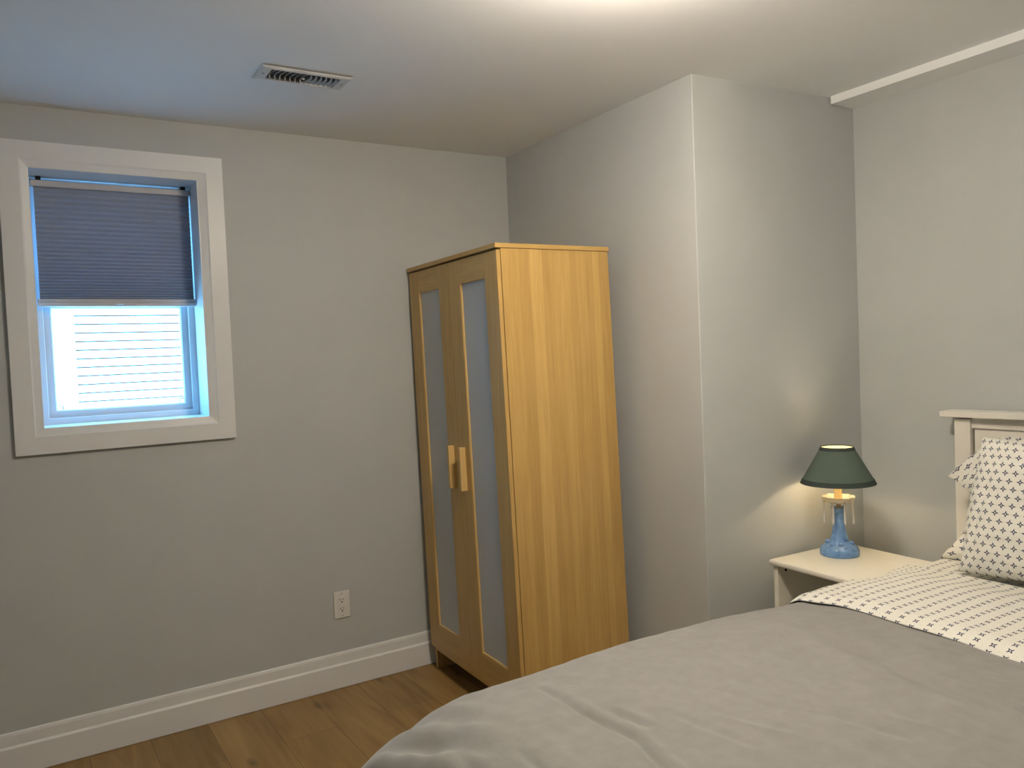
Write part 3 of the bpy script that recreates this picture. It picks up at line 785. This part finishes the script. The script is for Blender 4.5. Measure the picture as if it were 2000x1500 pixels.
# flat sheet folded back over the duvet
FX0, FX1 = .075, .640
def fold(u, v):
    U = FX0 + u * (FX1 - FX0) + .006 * math.sin(v * 9) ; V = DY0 - .05 + v * (DY1 - DY0 + .20)
    x, y, z = duvet_pt(U, V)
    hem = 1 - smoothstep(0, .03, U - FX0)
    q = max(0, 1 - (U - FX0) / .060)
    z += .0225 - .0185 * q ** 1.6 + .0018 * q * math.sin(V * 17)
    t = smoothstep(.45, .60, U)
    zz = MZH + .0065
    if z > zz - .02: z = z * (1 - t) + (zz + (z - DT) * .15) * t
    s = smoothstep(DY1 - .03, DY1 + .12, V)
    return (x, y + .009 * s, z)
grd = grid_obj('top_sheet', 150, 300, fold, M['print'], None, lambda u, v: ((DY1 - DY0 + .20) * v, (FX1 - FX0) * u + .013), thick=.003)
tag(grd, 'white top sheet with navy rosette print folded back over grey duvet', 'bed sheet')

# ------------------------------------------------------------------ pillows
def pillow(name, base, width, height, thick, lean, label, warp=None, seed=0, yaw=0.0, parts=True):
    """stands on its long edge, faces -X; base = far bottom corner (x, y, z); width runs toward -Y"""
    root = empty(name, base, label, 'pillow', 'pillows against the headboard')
    root.rotation_euler = (0, 0, yaw)
    def surf(side):
        def f(u, v):
            a = u * 2 - 1; b = v * 2 - 1
            # pinched outline
            ex = a * (1 - .055 * (1 - a * a) * 0 - .045 * (1 - b * b) * abs(a) ** 6)
            ez = b * (1 - .05 * (1 - a * a) * abs(b) ** 6)
            th = thick / 2 * ((1 - a ** 4) * (1 - b ** 4)) ** .55
            th *= 1 + .10 * noise.noise(Vector((a * 2 + seed, b * 2, side)))
            wr = .006 * noise.noise(Vector((a * 5 + seed, b * 7, 3.1 + side))) * min(1, th * 40)
            yy = -(ex + 1) / 2 * width; zz = (ez + 1) / 2 * height
            # vertical tuck creases near the end
            e = a + 1
            wr += .008 * math.exp(-((e - .20 - .04 * math.sin(b * 3)) / .035) ** 2) * -1 * (1 - b * b)
            xx = side * (th + wr)
            if warp: xx, yy, zz = warp(a, b, xx, yy, zz, side)
            X = xx * math.cos(lean) + zz * math.sin(lean); Z = -xx * math.sin(lean) + zz * math.cos(lean)
            return (X, yy, Z)
        return f
    vs = []; fs_ = []; N1, N2 = 90, 64; uvs = []
    me = bpy.data.meshes.new('pillowcase')
    for side in (-1, 1):
        f = surf(side); n0 = len(vs)
        for j in range(N2 + 1):
            for i in range(N1 + 1):
                vs.append(f(i / N1, j / N2)); uvs.append((i / N1 * width + (side > 0) * .013, j / N2 * height * 1.06))
        for j in range(N2):
            for i in range(N1):
                q = [n0 + j * (N1 + 1) + i, n0 + j * (N1 + 1) + i + 1, n0 + (j + 1) * (N1 + 1) + i + 1, n0 + (j + 1) * (N1 + 1) + i]
                fs_.append(q if side < 0 else q[::-1])
    me.from_pydata(vs, [], fs_)
    ul = me.uv_layers.new(name='UVMap')
    for p in me.polygons:
        p.use_smooth = True
        for li, vi in zip(p.loop_indices, p.vertices): ul.data[li].uv = uvs[vi]
    bm = bmesh.new(); bm.from_mesh(me); bmesh.ops.remove_doubles(bm, verts=bm.verts[:], dist=.00005); bm.to_mesh(me); bm.free()
    me.materials.append(M['print_case'])
    o = bpy.data.objects.new('pillowcase', me); COL.objects.link(o); o.parent = root
    return root
def warp_back(a, b, x, y, z, side):
    # loose open end of the case: sags and flares at the far end
    e = max(0, (-a - .62) / .38)
    y += (.045 if b > 0 else .070) * e * e - .085 * e * (1 - abs(b) ** 2)
    if b > 0: z -= .135 * e * e * b + .02 * e
    else: z -= .012 * e
    x += side * .016 * e * (1 - b * b) ** .5 + -.03 * e * e * (b > 0) * b
    x += .012 * e * math.sin(b * 9)
    return x, y, z
pillow('pillow', (.822, -1.800, MZH + .008), .70, .432, .09, .11, 'rear pillow touching the headboard, its loose case end drooping', warp_back, 3)
def warp_front(a, b, x, y, z, side):
    e = max(0, (-a - .55) / .45)
    y -= .030 * max(0, b) * e
    return x, y, z
pillow('pillow', (.652, -1.880, MZH + .012), .69, .44, .15, .24, 'front pillow leaning forward of the other, upright and smooth', warp_front, 9)
